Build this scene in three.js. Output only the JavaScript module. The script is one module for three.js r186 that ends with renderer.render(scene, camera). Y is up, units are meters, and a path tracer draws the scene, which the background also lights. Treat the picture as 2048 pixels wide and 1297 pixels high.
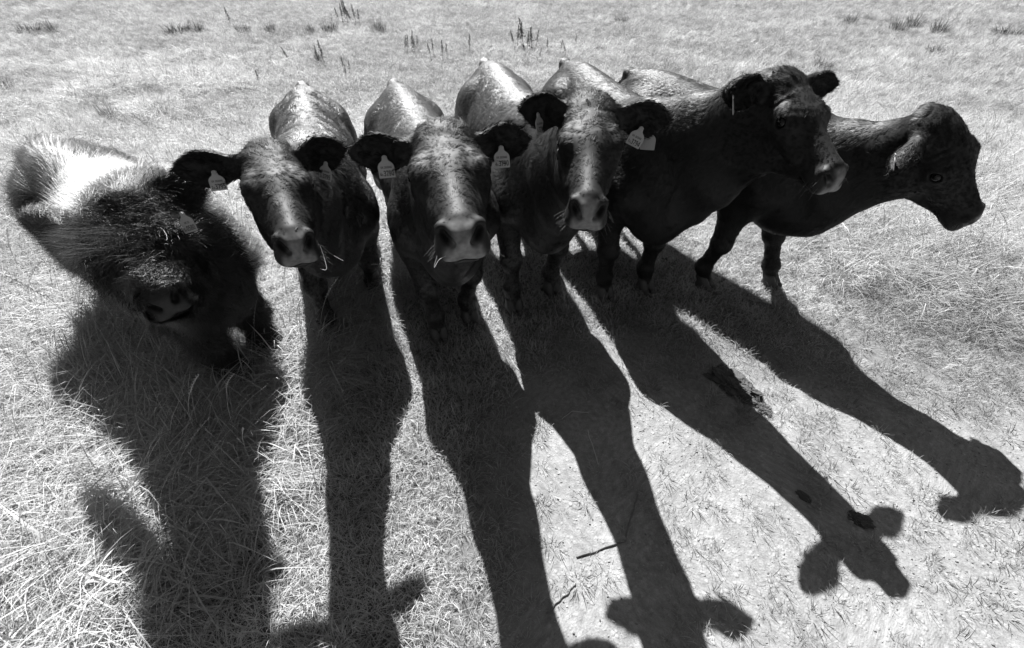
import * as THREE from 'three';
import { mergeGeometries } from 'three/addons/utils/BufferGeometryUtils.js';
import { ImprovedNoise } from 'three/addons/math/ImprovedNoise.js';

// ---------------------------------------------------------------- camera, sky, sun, exposure
const V = (x, y, z) => new THREE.Vector3(x, y, z);
const scene = new THREE.Scene();
const CAM = V(0, 1.85, 0), PITCH = 42.8 * Math.PI / 180, F0 = 890;
const camera = new THREE.PerspectiveCamera(2 * Math.atan(648.5 / F0) * 180 / Math.PI, 1024 / 648, 0.05, 600);
camera.position.copy(CAM);
camera.rotation.x = -PITCH;
scene.add(camera);

const renderer = new THREE.WebGLRenderer({ antialias: true });
renderer.toneMapping = THREE.LinearToneMapping;
renderer.toneMappingExposure = 3.0;
renderer.shadowMap.enabled = true;

const TO_SUN = V(-0.163, 0.696, -0.70).normalize();
{
  const W = 256, H = 128, d = new Float32Array(W * H * 4);
  for (let j = 0; j < H; j++) for (let i = 0; i < W; i++) {
    const el = ((j + 0.5) / H - 0.5) * Math.PI, az = ((i + 0.5) / W - 0.5) * 2 * Math.PI;
    const v = V(Math.cos(el) * Math.cos(az), Math.sin(el), Math.cos(el) * Math.sin(az));
    const up = Math.max(0, v.y), c = Math.max(0, v.dot(TO_SUN));
    let L = 0.055 + 0.08 * Math.pow(1 - up, 3) + 0.08 * Math.pow(c, 6) + 0.5 * Math.pow(c, 60);
    if (v.y < 0) L = 0.12;
    d.set([L, L, L, 1], (j * W + i) * 4);
  }
  const sky = new THREE.DataTexture(d, W, H, THREE.RGBAFormat, THREE.FloatType);
  sky.mapping = THREE.EquirectangularReflectionMapping;
  sky.magFilter = THREE.LinearFilter;
  sky.needsUpdate = true;
  scene.background = sky;
  scene.environment = sky;
}
const sun = new THREE.DirectionalLight(0xffffff, 5);
sun.position.copy(TO_SUN).multiplyScalar(30);
sun.target.position.set(0, 0, -3);
sun.castShadow = true;
sun.shadow.mapSize.set(4096, 4096);
Object.assign(sun.shadow.camera, { left: -18, right: 18, top: 18, bottom: -18, near: 1, far: 80 });
sun.shadow.radius = 1;
scene.add(sun, sun.target);

// ---------------------------------------------------------------- helpers
const rng = (seed) => () => { seed = (seed + 0x6d2b79f5) | 0; let t = Math.imul(seed ^ (seed >>> 15), 1 | seed); t = (t + Math.imul(t ^ (t >>> 7), 61 | t)) ^ t; return ((t ^ (t >>> 14)) >>> 0) / 4294967296; };
const lerp = (a, b, t) => a + (b - a) * t, clamp = (x, a, b) => Math.min(b, Math.max(a, x));
const sstep = (a, b, x) => { const t = clamp((x - a) / (b - a), 0, 1); return t * t * (3 - 2 * t); };
const perlin = new ImprovedNoise(), noise = (x, y, z) => perlin.noise(x + 100.3, y + 57.7, z + 31.1);
const fbm = (x, y, z, n = 4) => { let s = 0, a = 0.5; for (let i = 0; i < n; i++) { s += a * noise(x, y, z); x *= 2.03; y *= 2.03; z *= 2.03; a *= 0.5; } return s; };
const UPC = V(0, Math.cos(PITCH), -Math.sin(PITCH)), FWC = V(0, -Math.sin(PITCH), -Math.cos(PITCH));
const at = (x, y, depth) => CAM.clone().add(V((x - 1024) / F0, 0, 0).addScaledVector(UPC, -(y - 648.5) / F0).add(FWC).multiplyScalar(depth));
const depthOf = (p) => p.clone().sub(CAM).dot(FWC);
const taken = {};
const numbered = (n) => { const k = taken[n] = (taken[n] ?? -1) + 1; return k ? n + '_' + String(k).padStart(3, '0') : n; };
function tag(o, label, category, group) { o.userData.label = label; o.userData.category = category; if (group) o.userData.group = group; return o; }
function mesh(name, geo, mat, parent) { const m = new THREE.Mesh(geo, mat); m.name = parent === scene ? numbered(name) : name; m.castShadow = m.receiveShadow = true; parent.add(m); return m; }
const gray = (v) => new THREE.Color().setRGB(v, v, v);

// ---------------------------------------------------------------- signed distance bodies, meshed as one surface
const smin = (a, b, k) => { const h = Math.max(k - Math.abs(a - b), 0) / k; return Math.min(a, b) - h * h * k * 0.25; };
const smax = (a, b, k) => -smin(-a, -b, k);
// tapered bone with an elliptical section: w across, v along "up"
function bone(a, b, w0, v0, w1 = w0, v1 = v0, up = V(0, 1, 0)) {
  const t = b.clone().sub(a), L = t.length() || 1e-6; t.divideScalar(L);
  const u = up.clone().addScaledVector(t, -up.dot(t)).normalize(), s = u.clone().cross(t);
  const ax = a.x, ay = a.y, az = a.z;
  return (x, y, z) => {
    x -= ax; y -= ay; z -= az;
    const q = x * t.x + y * t.y + z * t.z, h = clamp(q / L, 0, 1), rt = q - h * L;
    const ru = x * u.x + y * u.y + z * u.z, rs = x * s.x + y * s.y + z * s.z;
    const w = w0 + (w1 - w0) * h, v = v0 + (v1 - v0) * h, m = Math.min(w, v);
    return (Math.sqrt((rs / w) ** 2 + (ru / v) ** 2 + (rt / m) ** 2) - 1) * m;
  };
}
const blob = (c, r) => { const m = Math.min(r.x, r.y, r.z); return (x, y, z) => (Math.sqrt(((x - c.x) / r.x) ** 2 + ((y - c.y) / r.y) ** 2 + ((z - c.z) / r.z) ** 2) - 1) * m; };
const ball = (c, r) => (x, y, z) => Math.sqrt((x - c.x) ** 2 + (y - c.y) ** 2 + (z - c.z) ** 2) - r;

function surfaceNets(f, xs, ys, zs, color) {
  const nx = xs.length, ny = ys.length, nz = zs.length, val = new Float32Array(nx * ny * nz).fill(1), B = 8, local = new Map(), owner = [];
  const id = (i, j, k) => (k * ny + j) * nx + i;
  for (let k0 = 0; k0 < nz - 1; k0 += B) for (let j0 = 0; j0 < ny - 1; j0 += B) for (let i0 = 0; i0 < nx - 1; i0 += B) {
    const i1 = Math.min(i0 + B, nx - 1), j1 = Math.min(j0 + B, ny - 1), k1 = Math.min(k0 + B, nz - 1);
    const R = 0.5 * Math.hypot(xs[i1] - xs[i0], ys[j1] - ys[j0], zs[k1] - zs[k0]);
    const mx = (xs[i0] + xs[i1]) / 2, my = (ys[j0] + ys[j1]) / 2, mz = (zs[k0] + zs[k1]) / 2, c = f(mx, my, mz), far = Math.abs(c) > R * 1.15 + 0.01;
    if (far && c > 0) continue;
    const fl = !far && f.near ? f.near(mx, my, mz, R) : f;
    if (!far) local.set(((k0 / B) * 4096 + j0 / B) * 4096 + i0 / B, fl);
    for (let k = k0; k <= k1; k++) for (let j = j0; j <= j1; j++) for (let i = i0; i <= i1; i++) {
      const q = id(i, j, k); if (val[q] === 1) val[q] = far ? -0.5 : fl(xs[i], ys[j], zs[k]);
    }
  }
  const pos = [], cell = new Map(), O = [0, 1, nx, nx + 1, nx * ny, nx * ny + 1, nx * ny + nx, nx * ny + nx + 1];
  const E = [[0, 1], [2, 3], [4, 5], [6, 7], [0, 2], [1, 3], [4, 6], [5, 7], [0, 4], [1, 5], [2, 6], [3, 7]];
  for (let k = 0; k < nz - 1; k++) for (let j = 0; j < ny - 1; j++) for (let i = 0; i < nx - 1; i++) {
    const q = id(i, j, k); let m = 0;
    for (let e = 0; e < 8; e++) if (val[q + O[e]] < 0) m |= 1 << e;
    if (m === 0 || m === 255) continue;
    let x = 0, y = 0, z = 0, n = 0;
    for (const [a, b] of E) {
      const va = val[q + O[a]], vb = val[q + O[b]];
      if ((va < 0) === (vb < 0)) continue;
      const t = va / (va - vb), fx = (a & 1) + t * ((b & 1) - (a & 1)), fy = (a >> 1 & 1) + t * ((b >> 1 & 1) - (a >> 1 & 1)), fz = (a >> 2) + t * ((b >> 2) - (a >> 2));
      x += fx; y += fy; z += fz; n++;
    }
    cell.set(q, pos.length / 3); owner.push(local.get(((k >> 3) * 4096 + (j >> 3)) * 4096 + (i >> 3)) ?? f);
    pos.push(lerp(xs[i], xs[i + 1], x / n), lerp(ys[j], ys[j + 1], y / n), lerp(zs[k], zs[k + 1], z / n));
  }
  const idx = [], quad = (a, b, c, d, flip) => { if (a === undefined || b === undefined || c === undefined || d === undefined) return; flip ? idx.push(a, c, b, a, d, c) : idx.push(a, b, c, a, c, d); };
  for (const q of cell.keys()) {
    const v = val[q] < 0, sx = 1, sy = nx, sz = nx * ny;
    if (v !== (val[q + sx] < 0)) quad(cell.get(q), cell.get(q - sy), cell.get(q - sy - sz), cell.get(q - sz), v === false);
    if (v !== (val[q + sy] < 0)) quad(cell.get(q), cell.get(q - sz), cell.get(q - sz - sx), cell.get(q - sx), v === false);
    if (v !== (val[q + sz] < 0)) quad(cell.get(q), cell.get(q - sx), cell.get(q - sx - sy), cell.get(q - sy), v === false);
  }
  const nv = pos.length / 3, P = new Float32Array(pos), N = new Float32Array(nv * 3), C = color ? new Float32Array(nv * 3) : null, e = 0.003;
  for (let i = 0; i < nv; i++) {
    const f = owner[i]; let x = P[i * 3], y = P[i * 3 + 1], z = P[i * 3 + 2], gx = 0, gy = 0, gz = 0;
    for (let it = 0; it < 2; it++) {
      gx = f(x + e, y, z) - f(x - e, y, z); gy = f(x, y + e, z) - f(x, y - e, z); gz = f(x, y, z + e) - f(x, y, z - e);
      const g = Math.hypot(gx, gy, gz) || 1e-9;
      if (it === 0) { const d = clamp(f(x, y, z) / (g / (2 * e)), -0.004, 0.004); x -= d * gx / g; y -= d * gy / g; z -= d * gz / g; }
      else { gx /= g; gy /= g; gz /= g; }
    }
    P.set([x, y, z], i * 3); N.set([gx, gy, gz], i * 3);
    if (C) { const c = color(x, y, z); C.set([c, c, c], i * 3); }
  }
  const g = new THREE.BufferGeometry();
  g.setAttribute('position', new THREE.BufferAttribute(P, 3));
  g.setAttribute('normal', new THREE.BufferAttribute(N, 3));
  if (C) g.setAttribute('color', new THREE.BufferAttribute(C, 3));
  g.setIndex(idx);
  return g;
}
function axis(lo, hi, coarse, flo = 1, fhi = 0, fine = 0.005) {
  const a = []; let x = lo;
  while (x < hi) { a.push(x); x += x > flo - coarse && x < fhi ? fine : coarse; }
  a.push(x); return a;
}

// ---------------------------------------------------------------- materials
const M = {
  skin: new THREE.MeshPhysicalMaterial({ color: 0xffffff, vertexColors: true, roughness: 0.62, specularIntensity: 0.6 }),
  hair: new THREE.MeshPhysicalMaterial({ color: gray(0.016), roughness: 0.46, ior: 1.7, side: THREE.DoubleSide }),
  dull: new THREE.MeshPhysicalMaterial({ color: 0xffffff, roughness: 0.5, specularIntensity: 0.7, side: THREE.DoubleSide }),
  face: new THREE.MeshPhysicalMaterial({ color: 0xffffff, roughness: 0.55, specularIntensity: 0.33, side: THREE.DoubleSide }),
  shag: new THREE.MeshPhysicalMaterial({ color: 0xffffff, roughness: 0.42, side: THREE.DoubleSide }),
  eye: new THREE.MeshPhysicalMaterial({ color: gray(0.003), specularIntensity: 0.6, roughness: 0.1 }),
  hoof: new THREE.MeshPhysicalMaterial({ color: gray(0.035), roughness: 0.5 }),
  wet: new THREE.MeshPhysicalMaterial({ color: gray(0.03), roughness: 0.3 }),
};

// ---------------------------------------------------------------- head (own axes: x to the animal's left, y to the forehead, z to the muzzle)
function headField(o) {
  const b = V, hb = [], K = 0.03;
  const cr = bone(b(0, -0.015, 0.02), b(0, -0.012, 0.18), 0.098, 0.095, 0.098, 0.084);
  const fc = bone(b(0, -0.016, 0.17), b(0, -0.024, 0.40), 0.086, 0.082, 0.05, 0.05);
  const fh = blob(b(0, 0.042, 0.085), b(0.092, 0.057, 0.145));
  const mz = blob(b(0, -0.032, 0.424), b(0.064, 0.056, 0.054));
  const jw = bone(b(0, -0.155 + (o.jaw ?? 0), 0.105), b(0, -0.074, 0.39), 0.055, 0.095, 0.04, 0.03);
  const nb = bone(b(0, 0.03, 0.2), b(0, 0.012, 0.405), 0.036, 0.034, 0.03, 0.026);
  const pl = blob(b(0, 0.07 + (o.poll ?? 0), -0.005), b(0.075, 0.042, 0.06));
  const ch = blob(b(0, -0.08, 0.42), b(0.038, 0.026, 0.036));
  const jl = blob(b(0.05, -0.118 + (o.jaw ?? 0), 0.115), b(0.044, 0.115, 0.1));
  const orb = blob(b(0.082, 0.034, 0.165), b(0.032, 0.034, 0.045));
  const brow = bone(b(0.065, 0.062, 0.13), b(0.088, 0.053, 0.17), 0.016, 0.016, 0.014, 0.014);
  const sock = ball(b(0.111, 0.03, 0.171), 0.0225);
  const lid = bone(b(0.096, 0.046, 0.148), b(0.096, 0.044, 0.196), 0.013, 0.009, 0.012, 0.008, b(1, 0, 0));
  const lid2 = bone(b(0.094, 0.01, 0.15), b(0.092, 0.011, 0.195), 0.01, 0.006, 0.01, 0.006, b(1, 0, 0));
  const nos = bone(b(0.031, -0.018, 0.476), b(0.05, 0.006, 0.456), 0.0115, 0.03, 0.0115, 0.03, b(0, 0, 1));
  const rim = bone(b(0.022, -0.004, 0.44), b(0.048, 0.006, 0.425), 0.011, 0.011, 0.013, 0.013);
  const zyg = bone(b(0.088, 0.0, 0.18), b(0.06, -0.045, 0.30), 0.014, 0.02, 0.012, 0.016);
  const lip = blob(b(0.035, -0.058, 0.435), b(0.034, 0.026, 0.04));
  return (x0, y, z) => {
    const far = Math.hypot(x0, y, z - 0.22) - 0.42;
    if (far > 0.12) return far;
    const x = Math.abs(x0);
    let d = smin(cr(x, y, z), fc(x, y, z), K);
    d = smin(d, fh(x, y, z), 0.04); d = smin(d, mz(x, y, z), 0.03); d = smin(d, jw(x, y, z), 0.05);
    d = smin(d, nb(x, y, z), 0.025); d = smin(d, pl(x, y, z), 0.04); d = smin(d, ch(x, y, z), 0.02);
    d = smin(d, jl(x, y, z), 0.045); d = smin(d, orb(x, y, z), 0.03); d = smin(d, brow(x, y, z), 0.02); d = smin(d, zyg(x, y, z), 0.03);
    d = smin(d, lip(x, y, z), 0.018); d = smin(d, rim(x, y, z), 0.02);
    d = smax(d, -sock(x, y, z), 0.008);
    d = smin(d, lid(x, y, z), 0.008); d = smin(d, lid2(x, y, z), 0.008);
    d = smax(d, -nos(x, y, z), 0.01);
    // mouth slit, and the line between nose pad and lip
    const slit = Math.max(Math.abs(y + 0.073 + (0.46 - z) * 0.06 + x * 0.1) - 0.0022, 0.36 - z, -(d + 0.012));
    d = smax(d, -slit, 0.005);
    // folds across the brow
    if (y > 0.02 && z < 0.2) d += 0.0012 * sstep(0.02, 0.05, y) * sstep(0.21, 0.15, z) * Math.sin(95 * z + 30 * x + 5 * noise(x0 * 14, y * 14, z * 14));
    return d;
  };
}
// ear: a cupped leaf from base to tip, open towards n
function ear(base, tip, n, W) {
  const t = tip.clone().sub(base), L = t.length(); t.divideScalar(L);
  const w = n.clone().addScaledVector(t, -n.dot(t)).normalize(), v = w.clone().cross(t);
  const root = bone(base.clone().addScaledVector(t, -0.05), base.clone().addScaledVector(t, 0.045), 0.034, 0.03, 0.028, 0.022, w);
  const f = (x, y, z) => {
    const px = x - base.x, py = y - base.y, pz = z - base.z;
    const far = Math.hypot(x - (base.x + tip.x) / 2, y - (base.y + tip.y) / 2, z - (base.z + tip.z) / 2) - L * 0.8;
    if (far > 0.06) return far;
    const u = (px * t.x + py * t.y + pz * t.z) / L, a = px * v.x + py * v.y + pz * v.z, c = px * w.x + py * w.y + pz * w.z;
    const uc = clamp(u, 0, 1), hw = 0.5 * W * (uc < 0.5 ? 0.42 + 0.58 * sstep(0, 0.5, uc) : Math.pow(Math.max(0.0, 1 - ((uc - 0.5) / 0.5) ** 1.8), 0.72));
    const dip = (0.75 - 0.45 * uc) * W * Math.min(1.5, (a / (0.5 * W)) ** 2) * 0.5 - 0.02 * Math.sin(Math.PI * uc);
    const ea = Math.max(Math.abs(a) - hw, 0), ec = Math.max(Math.abs(c - dip) * 0.8 - 0.0035, 0), eu = Math.max(u - 1, -u, 0) * L;
    return smin(Math.sqrt(ea * ea + ec * ec + eu * eu) * 0.85 - 0.004, root(x, y, z), 0.02);
  };
  return Object.assign(f, { base, tip, t, w, v, L, W });
}

// ---------------------------------------------------------------- trunk stations: z, top, bottom, half width (for a back 1.12 m high)
const ST = [[-1.17, 0.90, 0.80, 0.03], [-1.10, 1.03, 0.70, 0.11], [-1.0, 1.095, 0.61, 0.172], [-0.85, 1.122, 0.54, 0.214], [-0.7, 1.118, 0.48, 0.23], [-0.45, 1.10, 0.45, 0.234], [-0.2, 1.10, 0.465, 0.218],
  [0.0, 1.12, 0.51, 0.186], [0.14, 1.07, 0.55, 0.166], [0.25, 0.95, 0.61, 0.122], [0.33, 0.84, 0.69, 0.05]];
function station(z) {
  if (z <= ST[0][0]) return ST[0]; if (z >= ST[ST.length - 1][0]) return ST[ST.length - 1];
  let i = 0; while (ST[i + 1][0] < z) i++;
  const p0 = ST[Math.max(0, i - 1)], p1 = ST[i], p2 = ST[i + 1], p3 = ST[Math.min(ST.length - 1, i + 2)], t = (z - p1[0]) / (p2[0] - p1[0]);
  return [1, 2, 3].reduce((o, c) => {
    const m1 = (p2[c] - p0[c]) / (p2[0] - p0[0]) * (p2[0] - p1[0]), m2 = (p3[c] - p1[c]) / (p3[0] - p1[0]) * (p2[0] - p1[0]);
    o[c] = p1[c] * (2 * t ** 3 - 3 * t * t + 1) + m1 * (t ** 3 - 2 * t * t + t) + p2[c] * (3 * t * t - 2 * t ** 3) + m2 * (t ** 3 - t * t); return o;
  }, [z]);
}
function trunkField(fat) {
  const TB = []; for (let i = 0; i <= 150; i++) TB.push(station(-1.17 + i * 0.01));
  return (x, y, z) => {
    const zc = clamp(z, -1.17, 0.33), q = (zc + 1.17) * 100, i = Math.min(149, q | 0), t = q - i, A = TB[i], B = TB[i + 1];
    const top = lerp(A[1], B[1], t), bot = lerp(A[2], B[2], t), hw = lerp(A[3], B[3], t) * fat;
    const cy = lerp(bot, top, 0.46), v = y > cy ? (y - cy) / (top - cy) : (cy - y) / (cy - bot), u = Math.abs(x) / hw, n = y > cy ? lerp(1.78, 2.05, sstep(-0.75, -0.1, zc)) : 2.3;
    const m = Math.min(hw, (top - bot) / 2), d = (Math.pow(Math.pow(u, n) + Math.pow(v, n), 1 / n) - 1) * m * 0.85, ez = Math.abs(z - zc);
    return ez > 0 ? Math.hypot(Math.max(d, 0), ez) : d;
  };
}

// ---------------------------------------------------------------- one animal
const hoofGeo = (() => {
  const cl = (s) => { const a = bone(V(s * 0.021, 0.022, -0.01), V(s * 0.018, 0.016, 0.052), 0.023, 0.03, 0.014, 0.017), c = bone(V(s * 0.018, 0.075, -0.012), V(s * 0.02, 0.03, 0.012), 0.022, 0.026, 0.024, 0.03, V(0, 0, 1)); return (x, y, z) => smin(a(x, y, z), c(x, y, z), 0.015); };
  const l = cl(-1), r = cl(1), f = (x, y, z) => smax(smax(Math.min(l(x, y, z), r(x, y, z)), -y, 0.006), y - 0.078, 0.01);
  return surfaceNets(f, axis(-0.06, 0.06, 0.005), axis(-0.012, 0.095, 0.005), axis(-0.055, 0.085, 0.005));
})();

function makeCow(o) {
  const s = o.s, f = V(o.dir[0], 0, o.dir[1]).normalize(), left = V(f.z, 0, -f.x), S = V(o.S[0], 0, o.S[1]);
  const W = (x, y, z) => S.clone().addScaledVector(left, x * s).addScaledVector(f, z * s).add(V(0, y * s, 0));
  // head frame
  const hz = V(...o.hz).normalize(), hy0 = V(...o.hy), hx = hy0.clone().cross(hz).normalize(), hy = hz.clone().cross(hx), hp = V(...o.hp), hs = o.hs, hw = hs * (o.hw ?? 1);
  const HW = (x, y, z) => hp.clone().addScaledVector(hx, x * hw).addScaledVector(hy, y * hs).addScaledVector(hz, z * hs);
  const toHead = (x, y, z) => { x -= hp.x; y -= hp.y; z -= hp.z; return [(x * hx.x + y * hx.y + z * hx.z) / hw, (x * hy.x + y * hy.y + z * hy.z) / hs, (x * hz.x + y * hz.y + z * hz.z) / hs]; };
  const toBody = (x, y, z) => { x -= S.x; z -= S.z; return [(x * left.x + z * left.z) / s, y / s, (x * f.x + z * f.z) / s]; };
  const head = headField(o), trunk = trunkField(o.fat ?? 1);
  const parts = [];  // [field, k]
  const add = (fn, k = 0.05) => parts.push([fn, k]);
  add((x, y, z) => { const p = toBody(x, y, z); return trunk(p[0], p[1], p[2]) * s; }, 0.05);
  // hook bones, pin bones, shoulder blades, thighs
  for (const e of [-1, 1]) {
    add(blob(W(e * 0.14, 0.93, -0.8), V(1, 1, 1).multiplyScalar(0.05 * s)), 0.1);
    add(blob(W(e * 0.08, 0.92, -1.06), V(1, 1, 1).multiplyScalar(0.05 * s)), 0.08);
    add(bone(W(e * 0.1, 1.03, -0.03), W(e * 0.175, 0.72, 0.1), 0.05 * s, 0.1 * s, 0.075 * s, 0.12 * s, f), 0.07);
    add(bone(W(e * 0.125, 0.9, -0.9), W(e * 0.16, 0.66, -0.83), 0.1 * s, 0.17 * s, 0.085 * s, 0.14 * s, f), 0.07);
  }
  // neck: from the shoulders to the back of the head, deeper than wide, with a dewlap below
  const nb0 = W(0, 0.84, 0.06), nm = o.nm ? V(...o.nm) : null, hb = HW(0, -0.075, 0.02).add(V(0, -(o.drop ?? 0), 0));
  const mid = nm ?? nb0.clone().lerp(hb, 0.55).add(V(0, -0.05 - 0.3 * (o.drop ?? 0), 0));
  add(bone(nb0, mid, 0.16 * s, 0.255 * s, 0.12 * s, 0.225 * s), 0.1);
  add(bone(mid, hb, 0.12 * s, 0.225 * s, 0.098 * s, 0.17 * s), 0.07);
  add(bone(W(0, 0.65, 0.18), mid.clone().add(V(0, -0.25 * s, 0)), 0.06 * s, 0.09 * s, 0.04 * s, 0.055 * s), 0.12);
  add(bone(mid.clone().add(V(0, -0.25 * s, 0)), HW(0, -0.19, 0.07), 0.035 * s, 0.05 * s, 0.04 * s, 0.045 * s), 0.1);
  add(blob(W(0, 0.61, 0.17), V(0.095, 0.11, 0.13).multiplyScalar(s)), 0.12);
  add((x, y, z) => { const p = toHead(x, y, z); return head(p[0], p[1], p[2]) * hs; }, 0.045);
  // ears
  const ears = o.ears.map((e, i) => {
    const sg = e.side, base = HW(sg * 0.088, e.by ?? 0.04, 0.0), tip = at(e.tip[0], e.tip[1], depthOf(base) + e.dd), n = V(...e.open);
    return ear(base, tip, n, e.w ?? 0.112);
  });
  for (const e of ears) add(e, 0.02);
  // legs
  const root = new THREE.Group(); root.name = numbered('cow');
  const base = V(S.x, 0, S.z).addScaledVector(f, -0.45 * s); root.position.copy(base);
  const hoofs = [];
  const frontLeg = (e, foot, turn = 0) => {
    const ft = V(foot[0], 0, foot[1]), ff = f.clone().applyAxisAngle(V(0, 1, 0), turn), hoofTop = ft.clone().add(V(0, 0.07 * s, 0)).addScaledVector(ff, -0.01);
    const el = W(e * 0.165, 0.6, -0.02), fet = ft.clone().add(V(0, 0.145 * s, 0)).addScaledVector(ff, -0.035 * s);
    const dirn = el.clone().lerp(fet, 0.56), kn = dirn.addScaledVector(ff, 0.03 * s);
    add(bone(W(e * 0.175, 0.78, 0.06), el, 0.085 * s, 0.13 * s, 0.07 * s, 0.095 * s, f), 0.06);
    add(bone(el, kn, 0.074 * s, 0.092 * s, 0.05 * s, 0.056 * s, f), 0.05);
    add(ball(kn, 0.056 * s), 0.035);
    add(bone(kn, fet, 0.043 * s, 0.048 * s, 0.037 * s, 0.042 * s, f), 0.03);
    add(ball(fet, 0.05 * s), 0.03);
    add(bone(fet, hoofTop, 0.042 * s, 0.042 * s, 0.043 * s, 0.04 * s, ff), 0.02);
    hoofs.push([ft, ff]);
  };
  const hindLeg = (e, foot) => {
    const ft = V(foot[0], 0, foot[1]), hoofTop = ft.clone().add(V(0, 0.07 * s, 0)).addScaledVector(f, -0.01);
    const fet = ft.clone().add(V(0, 0.15 * s, 0)).addScaledVector(f, -0.04 * s), hock = fet.clone().add(V(0, 0.31 * s, 0)).addScaledVector(f, -0.07 * s), st = W(e * 0.19, 0.66, -0.72);
    add(bone(W(e * 0.15, 0.8, -0.88), hock.clone().lerp(st, 0.45), 0.09 * s, 0.15 * s, 0.06 * s, 0.08 * s, f), 0.06);
    add(bone(hock.clone().lerp(st, 0.45), hock, 0.058 * s, 0.075 * s, 0.034 * s, 0.045 * s, f), 0.04);
    add(blob(hock, V(0.038, 0.05, 0.045).multiplyScalar(s)), 0.03);
    add(bone(hock, fet, 0.034 * s, 0.042 * s, 0.031 * s, 0.034 * s, f), 0.03);
    add(ball(fet, 0.05 * s), 0.03);
    add(bone(fet, hoofTop, 0.042 * s, 0.042 * s, 0.043 * s, 0.04 * s, f), 0.02);
    hoofs.push([ft, f]);
  };
  frontLeg(-1, o.fr); frontLeg(1, o.fl);
  hindLeg(-1, o.hr ?? W(-0.16, 0, -1.02).toArray().filter((_, i) => i !== 1)); hindLeg(1, o.hl ?? W(0.16, 0, -0.98).toArray().filter((_, i) => i !== 1));
  // tail
  const tp = (o.tail ?? [[0, 1.05, -1.0], [0.0, 1.06, -1.09], [0.02, 0.96, -1.16], [0.03, 0.7, -1.19], [0.03, 0.42, -1.18]]).map((p) => W(...p));
  for (let i = 0; i < tp.length - 1; i++) add(bone(tp[i], tp[i + 1], lerp(0.034, 0.018, i / 3) * s, lerp(0.034, 0.018, i / 3) * s, lerp(0.034, 0.018, (i + 1) / 3) * s, lerp(0.034, 0.018, (i + 1) / 3) * s, V(1, 0, 0.1)), 0.03);
  if (o.swell) add(bone(tp[3], tp[4], 0.03, 0.03, 0.04, 0.04), 0.03);

  const field = (x, y, z) => { let d = parts[0][0](x, y, z); for (let i = 1; i < parts.length; i++) { const g = parts[i][0](x, y, z); d = g - d > parts[i][1] ? d : smin(d, g, parts[i][1]); } return d; };
  field.near = (cx, cy, cz, R) => {
    const v = parts.map((p) => p[0](cx, cy, cz)), best = Math.min(...v), keep = parts.filter((p, i) => v[i] < best + 2.6 * R + 0.12);
    return (x, y, z) => { let d = keep[0][0](x, y, z); for (let i = 1; i < keep.length; i++) { const g = keep[i][0](x, y, z); d = g - d > keep[i][1] ? d : smin(d, g, keep[i][1]); } return d; };
  };
  // skin tone, and nose pad pigment with its wet reflections painted into the grey
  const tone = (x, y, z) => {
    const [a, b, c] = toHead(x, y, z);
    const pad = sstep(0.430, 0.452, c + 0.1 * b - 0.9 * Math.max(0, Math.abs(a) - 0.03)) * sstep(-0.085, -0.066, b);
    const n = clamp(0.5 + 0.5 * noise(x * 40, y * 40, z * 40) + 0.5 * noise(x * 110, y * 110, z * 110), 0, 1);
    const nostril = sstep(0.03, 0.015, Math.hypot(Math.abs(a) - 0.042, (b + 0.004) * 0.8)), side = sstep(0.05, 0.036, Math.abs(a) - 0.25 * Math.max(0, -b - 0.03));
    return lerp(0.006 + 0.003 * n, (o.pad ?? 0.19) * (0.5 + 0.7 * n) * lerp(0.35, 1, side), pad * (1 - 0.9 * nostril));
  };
  const pts = [...ears.map((e) => e.tip), HW(0, 0.12, 0.5), HW(0.12, 0.14, 0), HW(-0.12, 0.14, 0), HW(0, -0.2, 0.1), HW(0, -0.1, 0.5)], hb3 = new THREE.Box3().setFromPoints(pts).expandByScalar(0.04);
  const all = new THREE.Box3().setFromPoints([W(-0.33, 0, -1.3), W(0.33, 0, -1.3), W(0.33, 1.2, 0.3), W(-0.33, 0, 0.3), hb3.min, hb3.max, ...hoofs.map((h) => h[0].clone().addScaledVector(h[1], 0.1)), ...hoofs.map((h) => h[0])]).expandByScalar(0.06);
  const cs = o.cell ?? 0.012;
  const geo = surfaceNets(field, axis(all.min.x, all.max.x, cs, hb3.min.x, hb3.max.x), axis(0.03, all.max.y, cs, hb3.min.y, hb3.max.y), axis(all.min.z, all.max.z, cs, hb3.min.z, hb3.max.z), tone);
  geo.translate(-base.x, 0, -base.z);
  scene.add(root);
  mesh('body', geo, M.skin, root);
  for (const [p, d] of hoofs) { const h = mesh('hoof', hoofGeo, M.hoof, root); h.position.set(p.x - base.x, 0.002, p.z - base.z); h.rotation.y = Math.atan2(d.x, d.z); h.scale.setScalar(s * 1.2); }
  for (const e of [-1, 1]) { const p = HW(e * 0.096, 0.03, 0.171).sub(base), m = mesh('eye', eyeGeo, M.eye, root); m.position.copy(p); m.scale.setScalar(hs); }
  return { root, base, field, geo, W, HW, toHead, toBody, ears, f, left, hx, hy, hz, hs, s, mid, hp, nb0, o };
}
const eyeGeo = new THREE.SphereGeometry(0.0215, 24, 16);

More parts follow.
